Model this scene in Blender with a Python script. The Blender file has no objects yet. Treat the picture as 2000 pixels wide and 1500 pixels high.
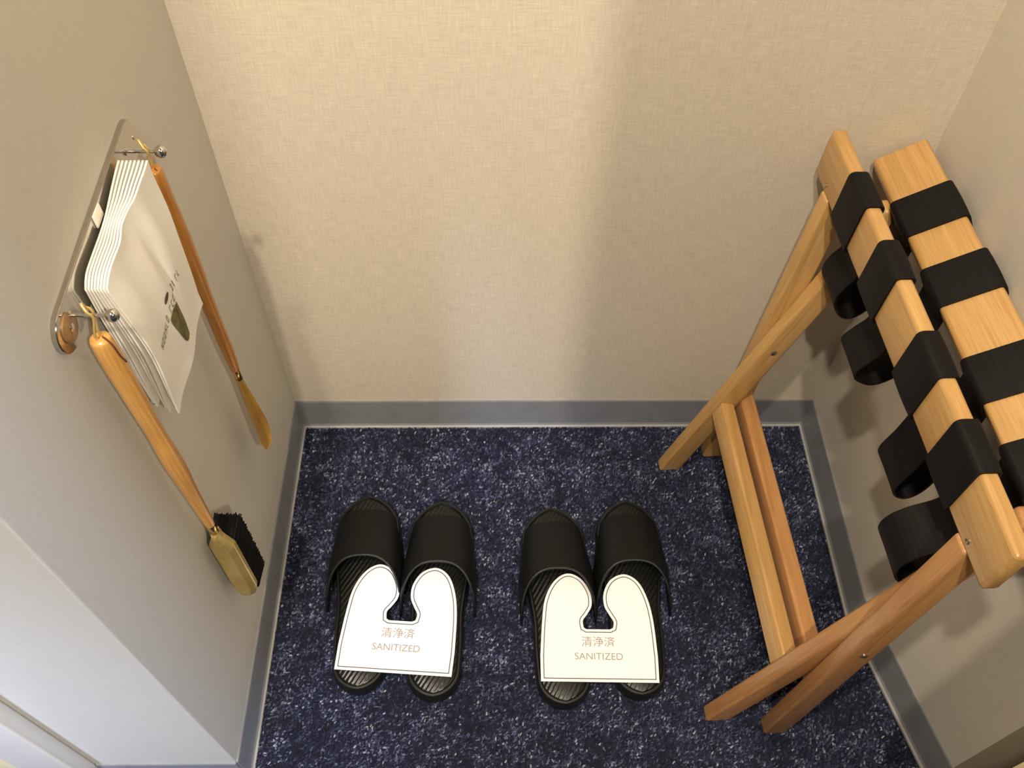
import bpy, bmesh, math, random
import numpy as np
from mathutils import Vector, Matrix
random.seed(7); rng = np.random.RandomState(5)
SC = bpy.context.scene
COL = SC.collection

# ------------------------------------------------------------------ camera
def cam_axes(yaw, pitch, roll):
    f = Vector((math.sin(yaw)*math.cos(pitch), math.cos(yaw)*math.cos(pitch), -math.sin(pitch)))
    r = f.cross(Vector((0, 0, 1))).normalized(); u = r.cross(f)
    c, s = math.cos(roll), math.sin(roll)
    return c*r + s*u, -s*r + c*u, f
cd = bpy.data.cameras.new('camera'); cam = bpy.data.objects.new('camera', cd); COL.objects.link(cam)
r_, u_, f_ = cam_axes(0.0224, 0.9399, 0.0149)
M = Matrix((r_, u_, -f_)).transposed().to_4x4(); M.translation = Vector((0.286, -0.7184, 1.0817))
cam.matrix_world = M
cd.sensor_width = 36; cd.lens = 1747.29*36/2000; cd.clip_start = .01
SC.camera = cam

# ------------------------------------------------------------------ light and exposure
W = bpy.data.worlds.new('world'); SC.world = W; W.use_nodes = True
bg = W.node_tree.nodes['Background']; bg.inputs[0].default_value = (1.0, .90, .78, 1); bg.inputs[1].default_value = 0.07
def lamp(name, kind, loc, power, color, size, target=None, **kw):
    d = bpy.data.lights.new(name, kind); d.energy = power; d.color = color
    if kind == 'AREA': d.shape = 'DISK'; d.size = size
    else: d.shadow_soft_size = size
    o = bpy.data.objects.new(name, d); COL.objects.link(o); o.location = loc
    if target is not None:
        o.rotation_euler = (Vector(target)-Vector(loc)).to_track_quat('-Z', 'Y').to_euler()
    for k, v in kw.items(): setattr(d, k, v)
    return o
lamp('ceiling_downlight', 'POINT', (.12, -1.35, 2.42), 76.0, (1.0, .88, .70), .030)
lamp('ceiling_downlight', 'POINT', (-.03, -.865, 2.17), 62.0, (1.0, .88, .70), .035)
lamp('hall_downlight', 'AREA', (1.19, -1.78, 2.3), 24.0, (1.0, .88, .70), .10, (.15, -.1, .4))
lamp('bathroom_light', 'AREA', (1.90, -.98, 1.0), 13.0, (.40, .60, 1.0), .30, (-.1, -.5, .3))
lamp('jamb_fill', 'AREA', (-.75, -1.9, 1.3), 1.5, (.56, .68, 1.0), .30, (-.34, -.48, .3), spread=.55)  # cool fill added to brighten the left jamb, its spread kept narrow
SC.view_settings.view_transform = 'Standard'; SC.view_settings.look = 'None'
SC.view_settings.gamma = 1; SC.view_settings.use_curve_mapping = False
SC.view_settings.exposure = 0.45

# ------------------------------------------------------------------ materials
def mat(name, color, rough=.6, metal=0., spec=.5, sheen=0.):
    m = bpy.data.materials.new(name); m.use_nodes = True
    b = m.node_tree.nodes['Principled BSDF']
    b.inputs['Base Color'].default_value = (*color, 1); b.inputs['Roughness'].default_value = rough
    b.inputs['Metallic'].default_value = metal; b.inputs['Specular IOR Level'].default_value = spec
    b.inputs['Sheen Weight'].default_value = sheen
    return m
def nodes(m): return m.node_tree.nodes, m.node_tree.links, m.node_tree.nodes['Principled BSDF']
def noise(m, scale=(1, 1, 1), sc=5, detail=3, rough=.5, coord='Object', dist=0.):
    N, L, B = nodes(m)
    tc = N.new('ShaderNodeTexCoord'); mp = N.new('ShaderNodeMapping'); t = N.new('ShaderNodeTexNoise')
    mp.inputs['Scale'].default_value = scale; t.inputs['Scale'].default_value = sc
    t.inputs['Detail'].default_value = detail; t.inputs['Roughness'].default_value = rough
    t.inputs['Distortion'].default_value = dist
    L.new(tc.outputs[coord], mp.inputs[0]); L.new(mp.outputs[0], t.inputs['Vector']); return t.outputs['Fac']
def ramp(m, fac, stops):
    N, L, B = nodes(m); r = N.new('ShaderNodeValToRGB'); e = r.color_ramp.elements
    while len(e) < len(stops): e.new(.5)
    for k, (p, c) in enumerate(stops): e[k].position = p; e[k].color = (*c, 1)
    L.new(fac, r.inputs[0]); return r.outputs[0]
def mixc(m, fac, a, b, mode='MIX'):
    N, L, B = nodes(m); x = N.new('ShaderNodeMix'); x.data_type = 'RGBA'; x.blend_type = mode
    if isinstance(fac, float): x.inputs[0].default_value = fac
    else: L.new(fac, x.inputs[0])
    for i, v in ((6, a), (7, b)):
        if isinstance(v, tuple): x.inputs[i].default_value = (*v, 1)
        else: L.new(v, x.inputs[i])
    return x.outputs[2]
def mth(m, op, a, b):
    N, L, B = nodes(m); x = N.new('ShaderNodeMath'); x.operation = op
    for i, v in enumerate((a, b)):
        if isinstance(v, (int, float)): x.inputs[i].default_value = v
        else: L.new(v, x.inputs[i])
    return x.outputs[0]
def bump(m, h, strength=.3, dist=.001):
    N, L, B = nodes(m); b = N.new('ShaderNodeBump'); b.inputs['Strength'].default_value = strength
    b.inputs['Distance'].default_value = dist; L.new(h, b.inputs['Height']); L.new(b.outputs[0], B.inputs['Normal'])
def setc(m, c): m.node_tree.links.new(c, m.node_tree.nodes['Principled BSDF'].inputs['Base Color'])

def wallpaper(name, base, weave):
    m = mat(name, base, .75, spec=.25)
    a = noise(m, (1, 1, 14), 45, 3, .65); b = noise(m, (14, 14, 1), 45, 3, .65)
    s = mth(m, 'ADD', a, b); s = mth(m, 'MULTIPLY', s, .5)
    d = tuple(c*.84 for c in base); l = tuple(min(1, c*1.10) for c in base)
    fine = ramp(m, s, [(.36, d), (.64, l)])
    setc(m, mixc(m, weave, base, fine)); bump(m, s, .35*weave, .0008)
    return m
M_wallb = wallpaper('woven_wallpaper', (.66, .585, .475), .9)
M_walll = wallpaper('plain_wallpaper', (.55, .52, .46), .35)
M_wallr = wallpaper('side_wallpaper', (.64, .59, .51), .35)
M_base = mat('grey_vinyl', (.20, .195, .20), .45); setc(M_base, ramp(M_base, noise(M_base, sc=40), [(.3, (.215, .22, .235)), (.7, (.25, .255, .27))]))
M_toe = mat('pale_vinyl_lip', (.36, .345, .34), .4); setc(M_toe, ramp(M_toe, noise(M_toe, sc=30), [(.3, (.33, .315, .31)), (.7, (.40, .385, .38))]))
M_trim = mat('white_trim', (.80, .76, .70), .35)
setc(M_trim, ramp(M_trim, noise(M_trim, sc=9), [(.3, (.80, .73, .62)), (.7, (.86, .79, .68))]))
M_door = mat('beige_door', (.70, .62, .42), .45)
setc(M_door, ramp(M_door, noise(M_door, (2, 2, .2), 20), [(.3, (.70, .60, .32)), (.7, (.78, .68, .40))]))

def wood(name, c_dark, c_mid, c_light, rough=.36, k=1.):
    m = mat(name, c_mid, rough)
    g = noise(m, (1.2, 22, 22), 4*k, 4, .6, dist=.6); f = noise(m, (6, 160, 160), 4, 2, .6)
    c = ramp(m, g, [(.28, c_dark), (.5, c_mid), (.72, c_light)])
    streak = ramp(m, f, [(.35, tuple(x*.78 for x in c_mid)), (.6, c_light)])
    setc(m, mixc(m, .35, c, streak)); bump(m, f, .12, .0003)
    N, L, B = nodes(m); B.inputs['Coat Weight'].default_value = .25; B.inputs['Coat Roughness'].default_value = .3
    return m
M_wood = wood('honey_pine', (.40, .205, .060), (.56, .315, .105), (.66, .41, .16))
M_wood2 = wood('reddish_pine', (.33, .130, .040), (.50, .235, .085), (.60, .33, .13))
M_handle = wood('varnished_handle', (.46, .20, .045), (.58, .29, .07), (.70, .41, .13), .22, .6)
M_handle2 = wood('brown_varnished_handle', (.30, .105, .018), (.42, .17, .03), (.54, .26, .06), .2, .6)
M_strap = mat('black_webbing', (.006, .005, .006), .55, spec=.22)
t = noise(M_strap, (1, 60, 1), 14, 2); setc(M_strap, ramp(M_strap, t, [(.3, (.003, .0025, .003)), (.7, (.008, .007, .0075))])); bump(M_strap, t, .25, .0004)
M_chrome = mat('polished_steel', (.62, .61, .60), .10, 1.)
M_bolt = mat('brushed_nickel', (.60, .54, .44), .28, 1.)
M_plate = mat('satin_steel', (.56, .53, .49), .16, 1.); t = noise(M_plate, (1, 1, 60), 20, 2); bump(M_plate, t, .03, .0002)
M_brass = mat('polished_brass', (.83, .55, .17), .18, 1.)
M_gold = mat('gold_paint', (.55, .40, .13), .38, .55); setc(M_gold, ramp(M_gold, noise(M_gold, sc=45), [(.3, (.42, .29, .08)), (.7, (.62, .47, .18))]))
M_cord = mat('gold_cord', (.80, .58, .22), .3, .6)
M_thread = mat('brown_cord', (.14, .045, .015), .6)
M_horn = mat('amber_plastic', (.50, .26, .03), .2)
N, L, B = nodes(M_horn); B.inputs['Transmission Weight'].default_value = .45; B.inputs['IOR'].default_value = 1.45
setc(M_horn, ramp(M_horn, noise(M_horn, (1, 1, .3), 30), [(.35, (.46, .22, .02)), (.65, (.72, .48, .12))]))
M_bristle = mat('black_bristle', (.003, .0025, .004), .7, spec=.15)
M_paper = mat('white_cloth_bag', (.86, .83, .76), .6); t = noise(M_paper, sc=130, detail=2)
bump(M_paper, t, .25, .0006); N, L, B = nodes(M_paper); B.inputs['Subsurface Weight'].default_value = .1; B.inputs['Subsurface Radius'].default_value = (.004, .003, .002)
M_print = mat('grey_ink', (.17, .14, .085), .7)
M_olive = mat('olive_ink', (.12, .115, .03), .7); setc(M_olive, ramp(M_olive, noise(M_olive, sc=160), [(.35, (.075, .06, .02)), (.6, (.17, .16, .04))]))
M_ink2 = mat('brown_ink', (.11, .06, .04), .7)
M_card = mat('white_card', (.95, .93, .90), .5)
M_line = mat('grey_print_line', (.075, .07, .075), .6)
M_text = mat('pale_grey_lettering', (.36, .29, .27), .6)
M_rubber = mat('black_sole', (.007, .0065, .006), .38, spec=.4)
t = noise(M_rubber, sc=180, detail=2); bump(M_rubber, t, .2, .0005)
M_insole = mat('ribbed_insole', (.006, .006, .005), .33, spec=.5)
N, L, B = nodes(M_insole); tc = N.new('ShaderNodeTexCoord'); mp = N.new('ShaderNodeMapping'); wv = N.new('ShaderNodeTexWave')
mp.inputs['Rotation'].default_value = (0, 0, .55); wv.inputs['Scale'].default_value = 62; wv.inputs['Distortion'].default_value = 1.2
wv.inputs['Detail Scale'].default_value = 3
L.new(tc.outputs['Object'], mp.inputs[0]); L.new(mp.outputs[0], wv.inputs['Vector']); bump(M_insole, wv.outputs['Fac'], .40, .0011)
setc(M_insole, ramp(M_insole, wv.outputs['Fac'], [(.2, (.003, .003, .003)), (.8, (.008, .0075, .007))]))
M_band = mat('black_leatherette', (.004, .004, .004), .5, spec=.3); t = noise(M_band, sc=240, detail=3); bump(M_band, t, .3, .0004)
setc(M_band, ramp(M_band, t, [(.3, (.003, .003, .003)), (.7, (.006, .0055, .0055))]))
M_reflection = mat('brown_handle_reflection', (.28, .13, .06), .35); setc(M_reflection, ramp(M_reflection, noise(M_reflection, sc=120), [(.3, (.20, .10, .04)), (.7, (.34, .20, .09))]))  # handle's reflection in the steel, put in as a brown base colour
M_backing = mat('carpet_backing', (.012, .014, .028), .95, spec=.1)
setc(M_backing, ramp(M_backing, noise(M_backing, sc=90), [(.3, (.006, .007, .015)), (.7, (.02, .024, .04))]))
M_pile = mat('carpet_pile', (.04, .05, .09), .8, spec=.2, sheen=.2)
N, L, B = nodes(M_pile); at = N.new('ShaderNodeAttribute'); at.attribute_name = 'tone'
setc(M_pile, ramp(M_pile, at.outputs['Fac'], [(0, (.004, .005, .017)), (.35, (.013, .017, .048)), (.62, (.055, .066, .125)), (.85, (.16, .175, .255)), (1, (.30, .31, .38))]))

# ------------------------------------------------------------------ helpers
def mesh_obj(name, verts, faces, m, parent=None, smooth=False, matrix=None, mats=None, fm=None, kind=None):
    me = bpy.data.meshes.new(name); me.from_pydata([tuple(v) for v in verts], [], faces)
    for x in (mats or [m]): me.materials.append(x)
    if fm is not None:
        for p, k in zip(me.polygons, fm): p.material_index = k
    me.update(); bm = bmesh.new(); bm.from_mesh(me); bmesh.ops.recalc_face_normals(bm, faces=bm.faces); bm.to_mesh(me); bm.free()
    for p in me.polygons: p.use_smooth = smooth
    return link(name, me, parent, matrix, kind)
def link(name, me, parent=None, matrix=None, kind=None):
    o = bpy.data.objects.new(name, me); COL.objects.link(o)
    mw = matrix or Matrix.Identity(4)
    if parent is not None:
        o.parent = parent
        o.matrix_local = WORLD[parent.name].inverted() @ mw
    else: o.matrix_world = mw
    WORLD[o.name] = mw
    if kind: o['kind'] = kind
    return o
WORLD = {}
def tag(o, label, cat, group=None):
    o['label'] = label; o['category'] = cat
    if group: o['group'] = group
    return o
def thing(name, matrix, label, cat, group=None):
    o = bpy.data.objects.new(name, None); COL.objects.link(o); o.matrix_world = matrix; WORLD[o.name] = matrix.copy()
    o.empty_display_size = .02
    return tag(o, label, cat, group)
def smooth_by_angle(me, ang=40):
    for p in me.polygons: p.use_smooth = True
    bm = bmesh.new(); bm.from_mesh(me)
    for e in bm.edges: e.smooth = not (len(e.link_faces) == 2 and e.calc_face_angle(0) > math.radians(ang))
    bm.to_mesh(me); bm.free()
def struct(name, *a, **k): return mesh_obj(name, *a, kind='structure', **k)
def prism(poly, z0, z1):
    n = len(poly); V = [(x, y, z0) for x, y in poly]+[(x, y, z1) for x, y in poly]
    return V, [tuple(range(n-1, -1, -1)), tuple(range(n, 2*n))]+[(i, (i+1) % n, n+(i+1) % n, n+i) for i in range(n)]
def box_bm(x0, x1, y0, y1, z0, z1, bev=0., seg=2, shift=None):
    bm = bmesh.new(); V = {}
    for i, x in enumerate((x0, x1)):
        for j, y in enumerate((y0, y1)):
            for k, z in enumerate((z0, z1)):
                xx = x + (shift(i, y, z) if shift else 0); V[i, j, k] = bm.verts.new((xx, y, z))
    for f in (((0,0,0),(0,0,1),(0,1,1),(0,1,0)), ((1,0,0),(1,1,0),(1,1,1),(1,0,1)), ((0,0,0),(1,0,0),(1,0,1),(0,0,1)),
              ((0,1,0),(0,1,1),(1,1,1),(1,1,0)), ((0,0,0),(0,1,0),(1,1,0),(1,0,0)), ((0,0,1),(1,0,1),(1,1,1),(0,1,1))):
        bm.faces.new([V[a] for a in f])
    if bev: bmesh.ops.bevel(bm, geom=list(bm.edges), offset=bev, segments=seg, profile=.5, affect='EDGES')
    bmesh.ops.recalc_face_normals(bm, faces=bm.faces); return bm
def from_bm(name, bm, m, parent=None, matrix=None, kind=None, smooth=40):
    me = bpy.data.meshes.new(name); bm.to_mesh(me); bm.free(); me.materials.append(m)
    if smooth: smooth_by_angle(me, smooth)
    return link(name, me, parent, matrix, kind)
def frame(o, x, y):                         # matrix with local X along x, local Y near y
    x = Vector(x).normalized(); z = x.cross(Vector(y)).normalized(); y = z.cross(x)
    m = Matrix((x, y, z)).transposed().to_4x4(); m.translation = Vector(o); return m
def catmull(P, n=6, closed=False):
    P = [np.array(p, float) for p in P]; out = []; N_ = len(P)
    rg = range(N_) if closed else range(N_-1)
    for i in rg:
        g = (lambda k: P[k % N_]) if closed else (lambda k: P[min(max(k, 0), N_-1)])
        p0, p1, p2, p3 = g(i-1), g(i), g(i+1), g(i+2)
        for s in range(n):
            t = s/n
            out.append(.5*((2*p1)+(-p0+p2)*t+(2*p0-5*p1+4*p2-p3)*t*t+(-p0+3*p1-3*p2+p3)*t**3))
    if not closed: out.append(P[-1])
    return out
def lathe(name, prof, m, parent, matrix, seg=20, sy=1.):      # profile (x, r) along local X
    V, F = [], []
    for x, r in prof:
        for k in range(seg):
            a = 2*math.pi*k/seg; V.append((x, r*math.cos(a), r*sy*math.sin(a)))
    for i in range(len(prof)-1):
        for k in range(seg): F.append((i*seg+k, i*seg+(k+1) % seg, (i+1)*seg+(k+1) % seg, (i+1)*seg+k))
    F.append(tuple(range(seg))); F.append(tuple(range((len(prof)-1)*seg, len(prof)*seg)))
    o = mesh_obj(name, V, F, m, parent, True, matrix); smooth_by_angle(o.data, 50); return o
def tube(name, P, r, m, parent=None, closed=False, seg=8, matrix=None):
    P = [Vector(p) for p in P]; V, F = [], []; n = len(P); up = Vector((.3, .2, .93))
    for i, p in enumerate(P):
        a = P[(i-1) % n] if closed or i else P[0]; b = P[(i+1) % n] if closed or i < n-1 else P[-1]
        t = (b-a).normalized(); s = t.cross(up); s = s.normalized() if s.length > 1e-4 else t.orthogonal().normalized(); q = s.cross(t)
        for k in range(seg):
            an = 2*math.pi*k/seg; V.append(p + r*(math.cos(an)*s+math.sin(an)*q))
    for i in range(n if closed else n-1):
        for k in range(seg):
            j = (i+1) % n; F.append((i*seg+k, i*seg+(k+1) % seg, j*seg+(k+1) % seg, j*seg+k))
    if not closed: F += [tuple(range(seg)), tuple(range((n-1)*seg, n*seg))]
    return mesh_obj(name, V, F, m, parent, True, matrix)

# ------------------------------------------------------------------ the setting
ZT = 2.4
V, F = prism([(-.6, .1), (1.3, .1), (1.3, -1.6), (-.6, -1.6)], -.06, -.0022); struct('floor', V, F, M_backing)
FLOOR = bpy.data.objects['floor']
V, F = prism([(-.6, 0), (1.3, 0), (1.3, .1), (-.6, .1)], -.05, ZT); struct('wall_back', V, F, M_wallb)
def rounded(poly, idx, r=.004):
    out = []
    for i, p in enumerate(poly):
        if i in idx:
            a = Vector(poly[i-1]); b = Vector(poly[(i+1) % len(poly)]); p = Vector(p)
            pa = p+(a-p).normalized()*r; pb = p+(b-p).normalized()*r
            for k in range(5):
                t = k/4; q = pa*(1-t)**2+p*2*t*(1-t)+pb*t*t; out.append((q.x, q.y))
        else: out.append(p)
    return out
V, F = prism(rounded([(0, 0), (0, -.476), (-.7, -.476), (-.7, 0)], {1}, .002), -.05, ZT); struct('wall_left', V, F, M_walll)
V, F = prism([(.7255, 0), (.727, -.292), (.775, -.488), (1.3, -.488), (1.3, 0)], -.05, ZT); struct('wall_right', V, F, M_wallr)
# skirting with a pale lip at the floor, swept along the walls
def skirting(name, path, sides):
    prof = [(-.001, -.002), (.0062, -.002), (.0060, .0012), (.0040, .0030), (.0026, .0062), (.0022, .058), (.0016, .0600), (-.001, .0600)]
    n = len(path); V, F, fm = [], [], []
    P = [Vector((*p, 0)) for p in path]
    for i, p in enumerate(P):
        ds = []
        if i: ds.append((P[i]-P[i-1]).normalized())
        if i < n-1: ds.append((P[i+1]-P[i]).normalized())
        ns = [Vector((-d.y, d.x, 0))*sides for d in ds]
        nn = sum(ns, Vector())/len(ns); nn = nn/nn.dot(ns[0]) if len(ns) > 1 else nn
        if sides == 0: pass
        for off, z in prof: V.append(p+nn*off+Vector((0, 0, z)))
    k = len(prof)
    for i in range(n-1):
        for j in range(k): F.append((i*k+j, i*k+(j+1) % k, (i+1)*k+(j+1) % k, (i+1)*k+j)); fm.append(1 if j in (0, 1, 2) else 0)
    F += [tuple(range(k)), tuple(range((n-1)*k, n*k))]; fm += [0, 0]
    return struct(name, V, F, M_base, mats=[M_base, M_toe], fm=fm)
skirting('baseboard_back', [(0.0015, 0), (.724, 0)], -1)
skirting('baseboard_left', [(0, 0), (0, -.476)], 1)
skirting('baseboard_right', [(.7255, 0), (.727, -.292), (.775, -.488)], -1)
skirting('baseboard_front', [(0, -.476), (-.15, -.476)], 1)
o = from_bm('trim_1', box_bm(-.205, -.15, -.494, -.4755, -.002, ZT-.3, .004, 3), M_trim, kind='structure')
V, F = prism([(-.66, -.4765), (-.205, -.4765), (-.205, -.482), (-.66, -.482)], -.002, ZT-.3); struct('door_1', V, F, M_door)

V, F = prism([(.655, -.60), (1.25, -.60), (1.25, -.565), (.655, -.565)], .004, 2.05); struct('shadow_slab', V, F, M_door)  # slab added just out of view to block the lamps and shade the lower right
# carpet pile: individual tufts, one object because nobody could count them
def pile():
    x0, x1, y0, y1, s = -.42, .95, -.86, -.004, .0027
    gx, gy = np.meshgrid(np.arange(x0, x1, s), np.arange(y0, y1, s)); n = gx.size
    px = gx.ravel()+rng.uniform(-.45, .45, n)*s; py = gy.ravel()+rng.uniform(-.45, .45, n)*s
    lim = np.where(py > -.292, .7195, .7195+(-.292-py)*.244); keep = (px < lim) | (py < -.488); keep &= (px > .006) | ((py < -.483) & ((px > -.145) | (py < -.50)))
    px, py = px[keep], py[keep]; n = px.size
    a = .85+rng.normal(0, .55, n); L_ = rng.uniform(.0026, .0044, n); w = rng.uniform(.0008, .0013, n); h = rng.uniform(.0004, .0020, n)
    ca, sa = np.cos(a), np.sin(a); tp = np.array([(-1, -1, 0), (1, -1, 0), (1, 1, 0), (-1, 1, 0), (-.55, 0, 1), (.55, 0, 1)], float)
    lx = tp[None, :, 0]*L_[:, None]*.55; ly = tp[None, :, 1]*w[:, None]; hz = np.where(tp[None, :, 2] > 0, h[:, None], -.0024)
    X = px[:, None]+lx*ca[:, None]-ly*sa[:, None]; Y = py[:, None]+lx*sa[:, None]+ly*ca[:, None]
    V = np.stack([X, Y, hz-.0002], 2).reshape(-1, 3)
    quads = np.array([(0, 1, 5, 4), (2, 3, 4, 5)]); tris = np.array([(1, 2, 5), (3, 0, 4)]); base = (np.arange(n)*6)[:, None]
    me = bpy.data.meshes.new('carpet_pile')
    q = (base[:, :, None]+quads[None]).reshape(n, 8); tr = (base[:, :, None]+tris[None]).reshape(n, 6)
    loops = np.concatenate([q, tr], 1).ravel().astype(np.int32); tot = np.tile([4, 4, 3, 3], n).astype(np.int32)
    me.vertices.add(n*6); me.vertices.foreach_set('co', V.ravel().astype(np.float32))
    me.loops.add(loops.size); me.loops.foreach_set('vertex_index', loops)
    me.polygons.add(tot.size); me.polygons.foreach_set('loop_start', (np.cumsum(tot)-tot).astype(np.int32)); me.polygons.foreach_set('loop_total', tot)
    me.update(calc_edges=True)
    # patchy tone: low-frequency clouds plus a random value per tuft
    def cloud(f, seed):
        r = np.random.RandomState(seed); g = r.rand(64, 64); u = (px*f) % 63; v = ((py+1)*f) % 63
        i, j = u.astype(int), v.astype(int); fu, fv = u-i, v-j; fu = fu*fu*(3-2*fu); fv = fv*fv*(3-2*fv)
        return (g[i, j]*(1-fu)+g[i+1, j]*fu)*(1-fv)+(g[i, j+1]*(1-fu)+g[i+1, j+1]*fu)*fv
    c = .45*cloud(38, 1)+.55*cloud(120, 2)
    tone = np.clip(.33+.66*(c-.5)+rng.normal(0, .23, n), 0, .97)
    tone = np.where(rng.rand(n) < .006, 1.0, tone)
    at = me.attributes.new('tone', 'FLOAT', 'POINT'); at.data.foreach_set('value', np.repeat(tone, 6).astype(np.float32))
    me.materials.append(M_pile); return link('carpet_pile', me, FLOOR, kind='stuff')
pile()

# ------------------------------------------------------------------ luggage rack
TH, PX, PY, ZP = .05214, .6147, -.23647, .26045
A1, A2, WO, HH, TT = .0752, .3118, .19806, .01375, .01839
Vd = Vector((math.cos(TH), math.sin(TH), 0)); Wd = Vector((-math.sin(TH), math.cos(TH), 0)); Zd = Vector((0, 0, 1))
def RP(v, w, z): return Vector((PX, PY, 0))+Vd*v+Wd*w+Zd*z
rack = thing('luggage_rack', Matrix.Translation((PX, PY, 0)) @ Matrix.Rotation(TH, 4, 'Z'),
             'folding pine luggage rack with four black straps, standing half folded by the right wall', 'luggage rack')
def leg(alpha, w, ztop, m):
    d = Vd*math.sin(alpha)+Zd*math.cos(alpha); side = Vd*math.cos(alpha)-Zd*math.sin(alpha)
    v0 = -(ZP)*math.tan(alpha); mtx = frame(RP(v0, w, 0.0), d, side)      # local X up the leg, Y to the right, Z = d x side
    ta = math.tan(alpha); L_ = ztop/math.cos(alpha)
    bm = box_bm(0, L_, -HH, HH, -TT/2, TT/2, 0, shift=lambda i, y, z: y*ta)
    bmesh.ops.bevel(bm, geom=list(bm.edges), offset=.0032, segments=3, profile=.5, affect='EDGES')
    return from_bm('leg', bm, m, rack, mtx)
l1 = leg(A1, -(WO-TT/2), .4785, M_wood2); l2 = leg(A1, (WO-TT/2), .4785, M_wood)
l3 = leg(A2, -(WO-1.5*TT), .4800, M_wood2); l4 = leg(A2, (WO-1.5*TT), .4800, M_wood)
# rails (local X along the rack)
def rail(p0, u, n, width, th, wr=.2266):
    # p0 = (v, z) of the first visible corner, u = unit (v, z) across the broad face, n = inward normal
    U = Vd*u[0]+Zd*u[1]; Nn = Vd*n[0]+Zd*n[1]
    mtx = frame(RP(p0[0], 0, p0[1]), Wd, U)
    zs = 1 if mtx.col[2].to_3d().dot(Nn) > 0 else -1
    bm = box_bm(-wr, wr, 0, width, min(0, zs*th), max(0, zs*th), .0042, 3)
    return from_bm('rail', bm, M_wood, rack, mtx)
def un(a, b): d = np.array(b)-np.array(a); return d/np.linalg.norm(d), np.linalg.norm(d)
LB, LT = (.0035, .4771), (.0061, .5304); uL, wL = un(LB, LT); nL = np.array((uL[1], -uL[0]))
RB, RT = (.0579, .4908), (.1048, .5167); uR, wR = un(RB, RT); nR = np.array((uR[1], -uR[0]))
TL, TR = .0150, .0195
rail(LB, uL, nL, wL, TL); rail(RB, uR, nR, wR, TR)
# stretchers
def stretcher(v, z, wv, wz, w1, alpha, m=None):
    d = Vd*math.sin(alpha)+Zd*math.cos(alpha)
    mtx = frame(RP(v, 0, z), Wd, d)
    return from_bm('stretcher', box_bm(-w1, w1, -wz/2, wz/2, -wv/2, wv/2, .003, 3), m or M_wood, rack, mtx)
stretcher(-.038, .148, .0190, .028, WO-2*TT+.001, A2)
stretcher(-.0085, .148, .0190, .028, WO-TT+.001, A1, M_wood2)
# bolts
def disc(name, c, axis, r, h, m, parent):
    return lathe(name, [(0, r), (h*.6, r), (h, r*.72), (h, .0001)], m, parent, frame(c, axis, Zd), 16)
disc('pivot_bolt', RP(0, -WO+.0002, ZP), -Wd, .0036, .0016, M_bolt, rack)
disc('pivot_bolt', RP(0, WO-2*TT+.0002, ZP), -Wd, .0040, .0010, M_bolt, rack)
# the straps: a loop round each rail and a slack fold hanging between
def ribbon_pts(pts, w0, w1, th, closed=False, curl=0.):
    P = [np.array(p) for p in pts]; n = len(P); V, F = [], []; NW = 5
    for i, p in enumerate(P):
        a = P[i-1] if (closed or i) else P[0]; b = P[(i+1) % n] if (closed or i < n-1) else P[-1]
        d = b-a; d = d/(np.linalg.norm(d)+1e-9); nn = np.array((-d[1], d[0]))
        for s in (.5, -.5):
            for k in range(NW):
                t = k/(NW-1); bulge = 4*t*(1-t)*.0007
                q = p+nn*(th*s+(bulge if s > 0 else bulge*.4)); V.append(RP(q[0], w0+(w1-w0)*t, q[1]))
    K = 2*NW
    for i in range(n if closed else n-1):
        j = (i+1) % n
        ring = list(range(NW))+list(range(K-1, NW-1, -1))
        for k in range(K):
            a, b = ring[k], ring[(k+1) % K]; F.append((i*K+a, i*K+b, j*K+b, j*K+a))
    if not closed:
        ring = list(range(NW))+list(range(K-1, NW-1, -1))
        F += [tuple(ring), tuple((n-1)*K+r for r in ring)]
    return V, F
def wrap(p0, u, n, width, th, g=.0014, r=.005):
    p0 = np.array(p0); c = [(-g, -g), (width+g, -g), (width+g, th+g), (-g, th+g)]; out = []
    for i in range(4):
        p, a, b = np.array(c[i]), np.array(c[i-1]), np.array(c[(i+1) % 4])
        pa = p+(a-p)/np.linalg.norm(a-p)*r; pb = p+(b-p)/np.linalg.norm(b-p)*r
        for k in range(6): t = k/5; out.append(pa*(1-t)**2+p*2*t*(1-t)+pb*t*t)
    return [p0+u*q[0]+n*q[1] for q in out]
loops = [
 [(.021, .4795), (.025, .458), (.027, .437), (.020, .424), (.016, .410), (.019, .394), (.032, .378), (.046, .380), (.060, .402), (.066, .435), (.0675, .474)],
 [(.021, .4795), (.026, .458), (.030, .430), (.020, .414), (.013, .400), (.018, .388), (.036, .379), (.054, .390), (.066, .412), (.068, .440), (.0675, .474)],
 [(.021, .4795), (.030, .455), (.042, .425), (.040, .390), (.034, .360), (.038, .344), (.052, .336), (.064, .352), (.070, .400), (.069, .440), (.0675, .474)],
 [(.021, .4795), (.032, .455), (.046, .428), (.040, .408), (.018, .394), (.006, .378), (.006, .358), (.018, .340), (.040, .328), (.060, .347), (.069, .400), (.0675, .474)]]
ranges = [(.114, .1605), (.027, .072), (-.076, -.030), (-.161, -.1150)]
for (w0, w1), lp in zip(ranges, loops):
    V, F = [], []
    for pts, cl in ((wrap(LB, uL, nL, wL, TL), True), (wrap(RB, uR, nR, wR, TR), True), (catmull(lp, 6), False)):
        v, f = ribbon_pts(pts, w0, w1, .0022, cl); k = len(V); V += v; F += [tuple(i+k for i in q) for q in f]
    base = RP(.03, (w0+w1)/2, .48); mtx = frame(base, Wd, Vd); inv = mtx.inverted()
    o = mesh_obj('strap', [inv @ x for x in V], F, M_strap, rack, True, mtx); smooth_by_angle(o.data, 50)
disc('screw', RP(.0040, -.192, .4870), -Vd, .0026, .0012, M_bolt, rack)
disc('screw', RP(.0038, .196, .4850), -Vd, .0030, .0012, M_bolt, rack)

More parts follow.
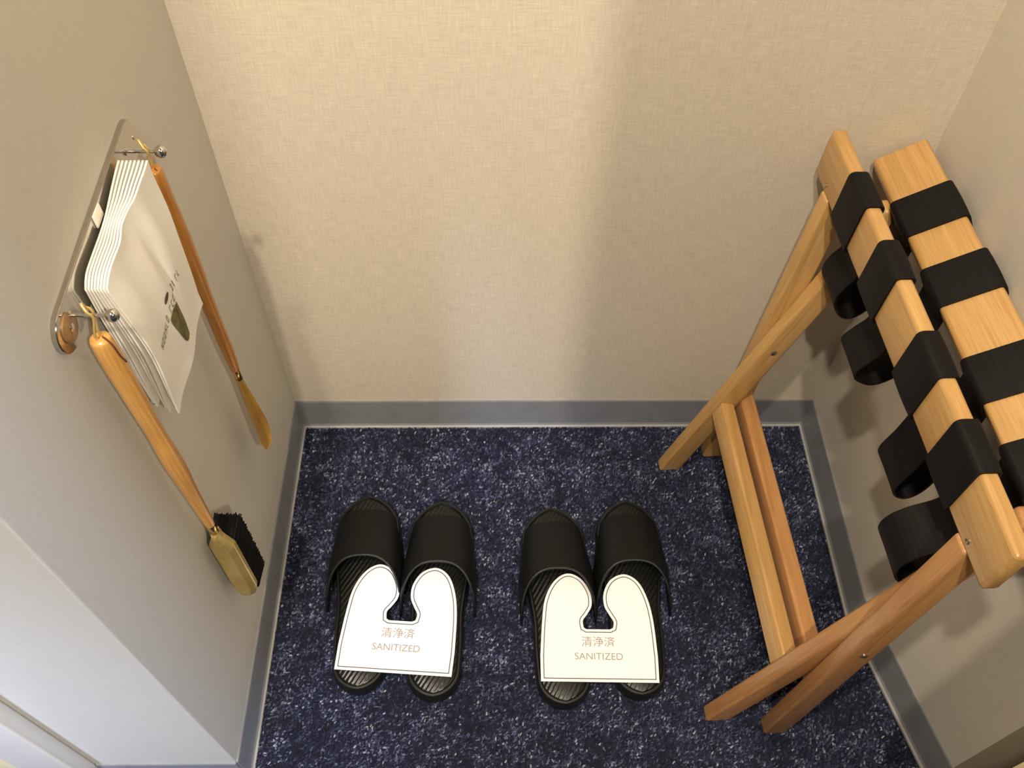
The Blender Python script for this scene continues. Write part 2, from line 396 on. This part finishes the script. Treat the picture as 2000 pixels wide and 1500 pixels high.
# ------------------------------------------------------------------ slippers
def outline(t):                                   # t 0 heel .. 1 toe, half width and centre shift
    ws = [(0, .0315), (.13, .0325), (.25, .0335), (.4, .0325), (.55, .0370), (.70, .0425), (.82, .0425), (.93, .0385), (1, .034)]
    for (a, x), (b, y) in zip(ws, ws[1:]):
        if t <= b: r = x+(y-x)*(t-a)/(b-a); break
    if t < .115: r *= math.sqrt(max(0, 1-(1-t/.115)**2))
    if t > .84: r *= math.sqrt(max(0, 1-((t-.84)/.16)**2))
    return r
SL = .258
def slipper(matrix, label, group):
    root = thing('slipper', matrix, label, 'slipper', group)
    K = 56; side = []
    ts = [.5-.5*math.cos(math.pi*i/K) for i in range(K+1)]
    # smooth half-widths
    hw = [outline(t) for t in ts]; hs = hw[:]
    for _ in range(2): hs = [hs[0]]+[(hs[i-1]+2*hs[i]+hs[i+1])/4 for i in range(1, K)]+[hs[-1]]
    def loop(off, z, lift=0.):
        pts = []
        for i, t in enumerate(ts): pts.append((-(max(hs[i]-off, 0)), -SL+off+(SL-2*off)*t))
        for i in range(K-1, 0, -1): pts.append((max(hs[i]-off, 0), -SL+off+(SL-2*off)*ts[i]))
        return [(x, y, z+toe(y)+lift) for x, y in pts]
    def toe(y): s = max(0, (y+.07)/.07); return .006*s*s
    def solid(name, rings, m):
        n = len(rings[0]); V = [p for r in rings for p in r]; F = []
        for i in range(len(rings)-1):
            for k in range(n): F.append((i*n+k, i*n+(k+1) % n, (i+1)*n+(k+1) % n, (i+1)*n+k))
        # caps as strips
        for b in (0, (len(rings)-1)*n):
            F.append((b, b+1, b+n-1))
            for i in range(1, K-1): F.append((b+i, b+i+1, b+n-i-1, b+n-i))
            F.append((b+K-1, b+K, b+K+1))
        o = mesh_obj(name, V, F, m, root, True, matrix); smooth_by_angle(o.data, 45); return o
    solid('sole', [loop(.003, .0), loop(.0005, .003), loop(.0, .010), loop(.0008, .019), loop(.0022, .0225), loop(.0042, .0228), loop(.0056, .0205)], M_rubber)
    solid('insole', [loop(.0058, .018), loop(.0058, .0212), loop(.0066, .0218)], M_insole)
    # vamp: closed over the instep, open at toe and heel side
    NU, NS = 28, 14; V, F = [], []
    def vamp(u, s, off):
        a = math.pi*u; sn = math.sin(a); cs = -math.cos(a)
        yf = -.028-.012*(1-sn)**1.5; yb = -.100-.052*(1-sn**.9)
        y = yf+(yb-yf)*s
        tt = min(1, max(0, (-y-.024)/.10))
        half = .0375+(.0478-.0375)*min(1, tt*1.35)-off
        top = .0365+(.0575-.0365)*min(1, tt*1.25)**.8-off
        zb = .004
        x = half*math.copysign(abs(cs)**.80, cs); z = zb+(top-zb)*sn**.66
        return (x, y, z)
    for off in (0, .0032):
        for i in range(NU+1):
            for j in range(NS+1): V.append(vamp(i/NU, j/NS, off))
    B_ = (NU+1)*(NS+1); idx = lambda l, i, j: l*B_+i*(NS+1)+j
    for l in (0, 1):
        for i in range(NU):
            for j in range(NS): F.append((idx(l, i, j), idx(l, i+1, j), idx(l, i+1, j+1), idx(l, i, j+1)))
    for i in range(NU):
        for j in (0, NS): F.append((idx(0, i, j), idx(0, i+1, j), idx(1, i+1, j), idx(1, i, j)))
    for j in range(NS):
        for i in (0, NU): F.append((idx(0, i, j), idx(0, i, j+1), idx(1, i, j+1), idx(1, i, j)))
    o = mesh_obj('upper_band', V, F, M_band, root, True, matrix); smooth_by_angle(o.data, 60); band = o
    edge = [vamp(i/NU, 1.0, .0014) for i in range(NU+1)]
    tube('piping', edge, .0016, M_rubber, band, seg=8, matrix=matrix)
    return root
G = 'black indoor slippers laid out on the carpet'
def sm(x, y, rot): return Matrix.Translation((x, y, 0)) @ Matrix.Rotation(math.radians(rot), 4, 'Z')
proto = slipper(sm(.1115, -.131, 1.2), 'black open-toed slipper, the first from the left wall', G)
def copy_tree(src, matrix, label):
    r = src.copy(); COL.objects.link(r); r.matrix_world = matrix; r['label'] = label
    for ch in src.children:
        c = ch.copy(); COL.objects.link(c); c.parent = r
        for g in ch.children: d = g.copy(); COL.objects.link(d); d.parent = c
    return r
copy_tree(proto, sm(.2090, -.140, -.8), 'black open-toed slipper under the right lobe of the left card')
copy_tree(proto, sm(.3525, -.150, 2.0), 'black open-toed slipper under the left lobe of the right card')
copy_tree(proto, sm(.4530, -.140, -.4), 'black open-toed slipper nearest the wooden luggage rack')

# ------------------------------------------------------------------ paper cards on the slippers
tmpl = [(-.0695, 0), (-.0700, .030), (-.0675, .074), (-.0635, .103), (-.0520, .126), (-.0355, .1365), (-.0185, .130), (-.0075, .112), (-.0060, .095),
        (-.0120, .083), (-.0175, .075), (-.0168, .066), (-.0135, .0640), (.0150, .0640), (.0190, .066), (.0200, .074), (.0150, .083), (.0095, .095), (.0100, .112),
        (.0195, .129), (.0370, .1365), (.0535, .127), (.0640, .104), (.0690, .074), (.0708, .030), (.0700, 0)]
def card(matrix, label):
    root = thing('slipper_card', matrix, label, 'card', 'white sanitized cards lying across the slippers')
    def smooth(pts):
        a = catmull(pts[1:12], 5); b = catmull(pts[14:-1], 5)
        return [np.array(pts[0])]+a+[np.array(pts[12]), np.array(pts[13])]+b+[np.array(pts[-1])]
    P = smooth(tmpl); n = len(P)
    def offset(d):
        out = []
        for i, p in enumerate(P):
            a, b = P[i-1], P[(i+1) % n]; e1 = (p-a)/np.linalg.norm(p-a); e2 = (b-p)/np.linalg.norm(b-p)
            n1 = np.array((e1[1], -e1[0])); n2 = np.array((e2[1], -e2[0])); m_ = n1+n2; m_ /= np.linalg.norm(m_)
            out.append(p+m_*d/max(.6, m_@n1))
        return out
    th = .0007
    def sag(x, y): return .0006*math.cos(x*40)
    bm = bmesh.new(); top = [bm.verts.new((*p, th)) for p in P]; f = bm.faces.new(top)
    ret = bmesh.ops.extrude_face_region(bm, geom=[f]); vs = [g for g in ret['geom'] if isinstance(g, bmesh.types.BMVert)]
    for v in vs: v.co.z = 0
    bmesh.ops.triangulate(bm, faces=[f for f in bm.faces if len(f.verts) > 4]); bmesh.ops.recalc_face_normals(bm, faces=bm.faces)
    body = from_bm('card_sheet', bm, M_card, root, matrix, smooth=0)
    a, b = offset(.0032), offset(.0043); V = [(*p, th+.0002) for p in a]+[(*p, th+.0002) for p in b]
    mesh_obj('printed_border', V, [(i, (i+1) % n, n+(i+1) % n, n+i) for i in range(n)], M_line, body, matrix=matrix)
    for txt, size, y, sx, wid in (('清浄済', .0135, .0435, 1., .040), ('SANITIZED', .0100, .0265, 1., .0575)):
        c = bpy.data.curves.new('t', 'FONT'); c.body = txt; c.size = size; c.align_x = 'CENTER'
        to = bpy.data.objects.new('t', c); COL.objects.link(to); bpy.context.view_layer.update()
        me = bpy.data.meshes.new_from_object(to.evaluated_get(bpy.context.evaluated_depsgraph_get())); bpy.data.objects.remove(to)
        xs = [v.co.x for v in me.vertices]; k = wid/(max(xs)-min(xs)); mid = (max(xs)+min(xs))/2
        for v in me.vertices: v.co = ((v.co.x-mid)*k, v.co.y*max(k, 1)+y, th+.0003)
        me.materials.clear(); me.materials.append(M_text); link('lettering', me, body, matrix)
    return root
card(Matrix.Translation((.1575, -.3690, .0240)) @ Matrix.Rotation(math.radians(-4.2), 4, 'Z'), 'white SANITIZED card across the pair of slippers nearer the left wall')
card(Matrix.Translation((.4025, -.3815, .0240)) @ Matrix.Rotation(math.radians(-1.2), 4, 'Z'), 'white SANITIZED card across the pair of slippers nearer the luggage rack')

# ------------------------------------------------------------------ hook plate on the left wall
PZ = .6325
YA, YB = -.358, -.146
plate = thing('hook_plate', Matrix.Translation((0, -.25, PZ)), 'narrow steel hook plate with two ball pegs screwed to the left wall', 'hook rail')
hh = .0165; poly = []
def zc(y): return .6365-(-y-.146)/(.212)*.0085
for k in range(13): a = -math.pi/2+math.pi*k/12; poly.append((YB-hh+hh*math.cos(a), zc(YB)+hh*math.sin(a)))
for k in range(13): a = math.pi/2+math.pi*k/12; poly.append((YA+hh+hh*math.cos(a), zc(YA)+hh*math.sin(a)))
bm = bmesh.new(); vs = [bm.verts.new((.0002, y, z)) for y, z in poly]; f = bm.faces.new(vs)
ret = bmesh.ops.extrude_face_region(bm, geom=[f]); nv = [g for g in ret['geom'] if isinstance(g, bmesh.types.BMVert)]
for v in nv: v.co.x = .0042
bmesh.ops.bevel(bm, geom=[e for e in bm.edges if all(v.co.x > .004 for v in e.verts)], offset=.0008, segments=2, affect='EDGES')
bmesh.ops.recalc_face_normals(bm, faces=bm.faces)
from_bm('back_plate', bm, M_plate, plate)
X = Vector((1, 0, 0))
for (y, z, L_, r) in ((-.176, .6378, .0265, .0050), (-.3350, .6343, .0290, .0048)):
    pr = [(0, .0032), (.0015, .0030), (.002, .0013), (L_-.008+.0035, .0013)]
    for k in range(11): a = math.pi*k/10; pr.append((L_-r*math.cos(a), max(r*math.sin(a), .0003)) if k else (L_-r*.95, .0015))
    lathe('peg', pr, M_chrome, plate, frame((.004, y, z), X, Zd), 24)
reflection_disc = disc('reflection_disc', (.004, -.3405, .6285), X, .0108, .0022, M_reflection, plate); disc('screw', (.0061, -.3405, .6285), X, .0030, .0008, M_chrome, reflection_disc)  # brown disc stands in for the wooden handle's reflection in the plate
disc('screw', (.004, -.1545, .6345), X, .0026, .0008, M_bolt, plate)
from_bm('clip', box_bm(.0043, .0060, -.2590, -.2440, .6380, .6490, .0010, 2), M_paper, plate)['label'] = 'cream clip holding the cloth bags'

# ------------------------------------------------------------------ white cloth bags hanging from the plate
NB = 8
def bag(i):
    k = i/(NB-1)                                            # 0 next to the wall .. 1 in front
    NA, NZ = 24, 34; V, F = [], []
    def S(a, b, t=0.):
        y0, y1 = -.3110+.005*b, -.1980+.001*b; top = .6480-.0100*(1-a)
        y = y0+(y1-y0)*a+.003*math.sin(i*2.1+1.2)*b
        z = top-(.1590-.0024*(NB-1-i))*b
        xa = .0078+.0140*k; xb = .0070+.0205*k; xm = .0075+.0130*k
        p = math.exp(-((a-.50)/.16)**2)                    # pinched by the clip in the middle
        xt = (xa*(1-a)+xb*a); xt = xt*(1-p)+xm*p
        body = .0060+.0190*k+.0035*math.sin(math.pi*min(1, b*1.1))*k
        e = 1-math.exp(-(b/.20)**1.4); x = xt*(1-e)+body*e
        x += k*.0014*math.sin(9*a+2.5*b+1)*(b**.7)+.0012*k*math.sin(22*a-7*b)*math.exp(-((b-.3)/.25)**2)
        x -= .0040*k*math.exp(-((a-.62)/.05)**2)*math.exp(-((b-.40)/.30)**2)
        z -= .004*math.exp(-((a-.5)/.3)**2)*math.exp(-b*5)
        z += -.005*max(0, (.12-a)/.12)**2*max(0, 1-b*4)   # rounded front top corner
        return Vector((x+t, y, z))
    for t in (0, .0015):
        for a in range(NA+1):
            for b in range(NZ+1): V.append(S(a/NA, b/NZ, t))
    Bn = (NA+1)*(NZ+1); ix = lambda l, a, b: l*Bn+a*(NZ+1)+b
    for l in (0, 1):
        for a in range(NA):
            for b in range(NZ): F.append((ix(l, a, b), ix(l, a+1, b), ix(l, a+1, b+1), ix(l, a, b+1)))
    for a in range(NA):
        for b in (0, NZ): F.append((ix(0, a, b), ix(0, a+1, b), ix(1, a+1, b), ix(1, a, b)))
    for b in range(NZ):
        for a in (0, NA): F.append((ix(0, a, b), ix(0, a, b+1), ix(1, a, b+1), ix(1, a, b)))
    o = mesh_obj('shoe_cloth_bag', V, F, M_paper, None, True); smooth_by_angle(o.data, 60)
    g = 'white cloth bags hanging from the hook plate'
    if i == 0: tag(o, 'rearmost plain white cloth bag, flat against the steel hook plate', 'bag', g)
    elif i < NB-1: tag(o, 'plain white cloth bag in the bunch behind the printed one on the hook plate', 'bag', g)
    else: tag(o, 'frontmost white cloth bag with olive print, hanging between brush and shoehorn', 'bag', g)
    return o, S
for i in range(NB): bo, S = bag(i)
def patch(name, polys, m, parent):
    V, F = [], []
    for pl in polys:
        k = len(V); V += [S(a, b, .0019) for a, b in pl]; F.append(tuple(range(k, k+len(pl))))
    return mesh_obj(name, V, F, m, parent)
# print: a row of small letter-like strokes, a small oval above it and an olive leaf shape under it
rr = random.Random(3); marks = []
A0, A1_ = .149, .735
for j in range(15):
    if j == 6: continue
    a = A0+(A1_-A0)*j/14; h_ = .044; w_ = .023; BT = .610-.045*j/14
    kind = rr.choice('IHLTOE')
    def st(a0, b0, a1, b1): marks.append([(a+a0*w_, BT-b0*h_), (a+a1*w_, BT-b0*h_), (a+a1*w_, BT-b1*h_), (a+a0*w_, BT-b1*h_)])
    st(0, 0, .25, 1)
    if kind in 'HO': st(.85, 0, 1.1, 1)
    if kind == 'H': st(.25, .42, .85, .58)
    if kind in 'LEO': st(.25, 0, 1., .15)
    if kind in 'EOT': st(.25, .85, 1., 1.)
patch('printed_lettering', marks, M_print, bo)
oval = [(.460+.040*math.cos(t), .492-.018*math.sin(t)-.010*math.cos(t)) for t in [2*math.pi*k/14 for k in range(14)]]
patch('printed_oval', [oval], M_ink2, bo)
leafp = [(.562, .604), (.472, .591), (.401, .606), (.402, .644), (.436, .74), (.474, .834), (.505, .872), (.545, .886), (.588, .879), (.592, .779), (.577, .676)]
ctr = (.50, .74)
patch('printed_leaf', [[ctr, leafp[k], leafp[(k+1) % len(leafp)]] for k in range(len(leafp))], M_olive, bo)

# ------------------------------------------------------------------ shoe brush
DN = Vector((0.004, .010, -1)).normalized()
by, bx = -.3385, .0185
def prof(pts, n=5): return [(float(p[0]), float(p[1])) for p in catmull(pts, n)]
brush = thing('shoe_brush', Matrix.Translation((bx, by, .615)), 'long-handled shoe brush with black bristles hanging from the lower ball peg', 'brush')
bm_ = frame((bx, by, .6165), DN, X)
handle = lathe('handle', prof([(0, .0006), (.001, .0055), (.006, .0076), (.03, .0083), (.075, .0078), (.115, .0072), (.15, .0080), (.175, .0080), (.21, .0066), (.245, .0055), (.272, .0046), (.276, .0040)]), M_handle, brush, bm_, 24)
lathe('ferrule', [(.272, .0040), (.273, .0044), (.290, .0042), (.291, .0030)], M_brass, brush, bm_, 20)
# gold wooden head: faceted board facing the room, tapering from the ferrule
HX = .0195; HY = by+.004
hp = [(.0040, .328), (.0050, .316), (.0122, .298), (.0125, .204), (.0085, .188), (.0030, .184)]
outl = [(HX+x, z) for x, z in hp]+[(HX-x, z) for x, z in reversed(hp)]
n = len(outl); V = [(x, HY-.0068, z) for x, z in [(HX+(x-HX)*.62, .256+(z-.256)*.93) for x, z in outl]]+[(x, HY-.002, z) for x, z in outl]+[(x, HY+.004, z) for x, z in outl]
F = [tuple(range(n)), tuple(range(2*n, 3*n))]+[(l*n+i, l*n+(i+1) % n, (l+1)*n+(i+1) % n, (l+1)*n+i) for l in (0, 1) for i in range(n)]
head = mesh_obj('head', V, F, M_gold, brush)
bm2 = bmesh.new(); bm2.from_mesh(head.data); bmesh.ops.bevel(bm2, geom=list(bm2.edges), offset=.0008, segments=1, affect='EDGES'); bm2.to_mesh(head.data); bm2.free(); smooth_by_angle(head.data, 22)
V, F = [], []
r2 = random.Random(9)
for ix in range(26):
    for iz in range(80):
        x = HX-.0112+.0224*ix/25+r2.uniform(-.0005, .0005); z = .1900+(.2990-.1900)*iz/79+r2.uniform(-.0007, .0007)
        L_ = .0275+r2.uniform(-.0018, .0014); k = len(V); fx = (x-HX)*.10+r2.uniform(-.0006, .0006); fz = (z-.245)*.03+r2.uniform(-.0008, .0008); w = .0009
        y0 = HY+.0035
        for q in range(3):
            an = 2.09*q+r2.random(); V.append((x+w*math.cos(an), y0, z+w*math.sin(an)))
        for q in range(3):
            an = 2.09*q; V.append((x+fx+w*.75*math.cos(an), y0+L_, z+fz+w*.75*math.sin(an)))
        F += [(k, k+1, k+4, k+3), (k+1, k+2, k+5, k+4), (k+2, k, k+3, k+5), (k+3, k+4, k+5)]
k = len(V); V += [(x, y, z) for y in (HY+.0035, HY+.0245) for x in (HX-.0105, HX+.0105) for z in (.1910, .2980)]; F += [tuple(k+q for q in f) for f in ((0, 1, 3, 2), (4, 6, 7, 5), (0, 4, 5, 1), (2, 3, 7, 6), (0, 2, 6, 4), (1, 5, 7, 3))]
mesh_obj('bristles', V, F, M_bristle, brush, kind='stuff')
def cord(px, py, pz, hx, hy, hz, parent):
    # gold cord over the peg, running down into the handle end
    P = [(px-.004, py+.001, pz+.009), (px-.001, py-.0025, pz+.005), (px+.0015, py-.003, pz-.001), (hx, hy-.003, hz+.006), (hx+.001, hy, hz-.004), (hx, hy+.003, hz+.006), (px-.001, py+.0035, pz-.001), (px-.004, py+.003, pz+.004)]
    return tube('hanging_loop', [tuple(p) for p in catmull(P, 5, True)], .0010, M_cord, parent, True)
cord(.0200, -.3350, .6352, bx, by, .614, brush)
tube('binding', [tuple(p) for p in catmull([(bx+.004, by-.002, .619), (bx+.0078, by-.0025, .611), (bx+.0083, by-.0015, .598), (bx+.0086, by+.001, .588)], 5)], .0007, M_thread, brush)

# ------------------------------------------------------------------ shoehorn
hx, hy = .0185, -.1755
horn = thing('shoehorn', Matrix.Translation((hx, hy, .62)), 'amber shoehorn with brown wooden handle hanging from the upper ball peg', 'shoehorn')
hm = frame((hx, hy, .6220), DN, X)
lathe('handle', prof([(0, .0005), (.001, .0052), (.006, .0074), (.03, .0078), (.08, .0086), (.115, .0080), (.15, .0068), (.19, .0062), (.225, .0062), (.255, .0050), (.262, .0040)]), M_handle2, horn, hm, 24)
lathe('ferrule', [(.259, .0041), (.260, .0045), (.276, .0042), (.277, .0030)], M_brass, horn, hm, 20)
V, F = [], []; NA, NZ = 12, 26
for t in (0, 1):
    for b in range(NZ+1):
        s = b/NZ; z = .3475-.128*s
        hw = .0038+.0115*min(1, s/.72)**.9; hw *= math.sqrt(max(.02, 1-max(0, (s-.80)/.20)**2))
        for a in range(NA+1):
            u = -1+2*a/NA; dep = .0080*(1-.55*s)*(min(1, .5+s*1.2))
            x = hx+.0015+.004*s*s-dep*(1-u*u)*.9+dep*.3; y = hy-.001*s+.003+hw*u
            V.append((x+(.0013 if t else 0), y-.003*(1-s), z))
Bn = (NA+1)*(NZ+1); ix = lambda l, b, a: l*Bn+b*(NA+1)+a
for l in (0, 1):
    for b in range(NZ):
        for a in range(NA): F.append((ix(l, b, a), ix(l, b+1, a), ix(l, b+1, a+1), ix(l, b, a+1)))
for b in range(NZ):
    for a in (0, NA): F.append((ix(0, b, a), ix(0, b+1, a), ix(1, b+1, a), ix(1, b, a)))
for a in range(NA):
    for b in (0, NZ): F.append((ix(0, b, a), ix(0, b, a+1), ix(1, b, a+1), ix(1, b, a)))
o = mesh_obj('blade', V, F, M_horn, horn, True); smooth_by_angle(o.data, 60)
cord(.0205, -.1760, .6388, hx, hy, .6200, horn)
tube('binding', [tuple(p) for p in catmull([(hx+.003, hy-.002, .623), (hx+.0060, hy-.0025, .616), (hx+.0067, hy-.0015, .604)], 5)], .0007, M_thread, horn)
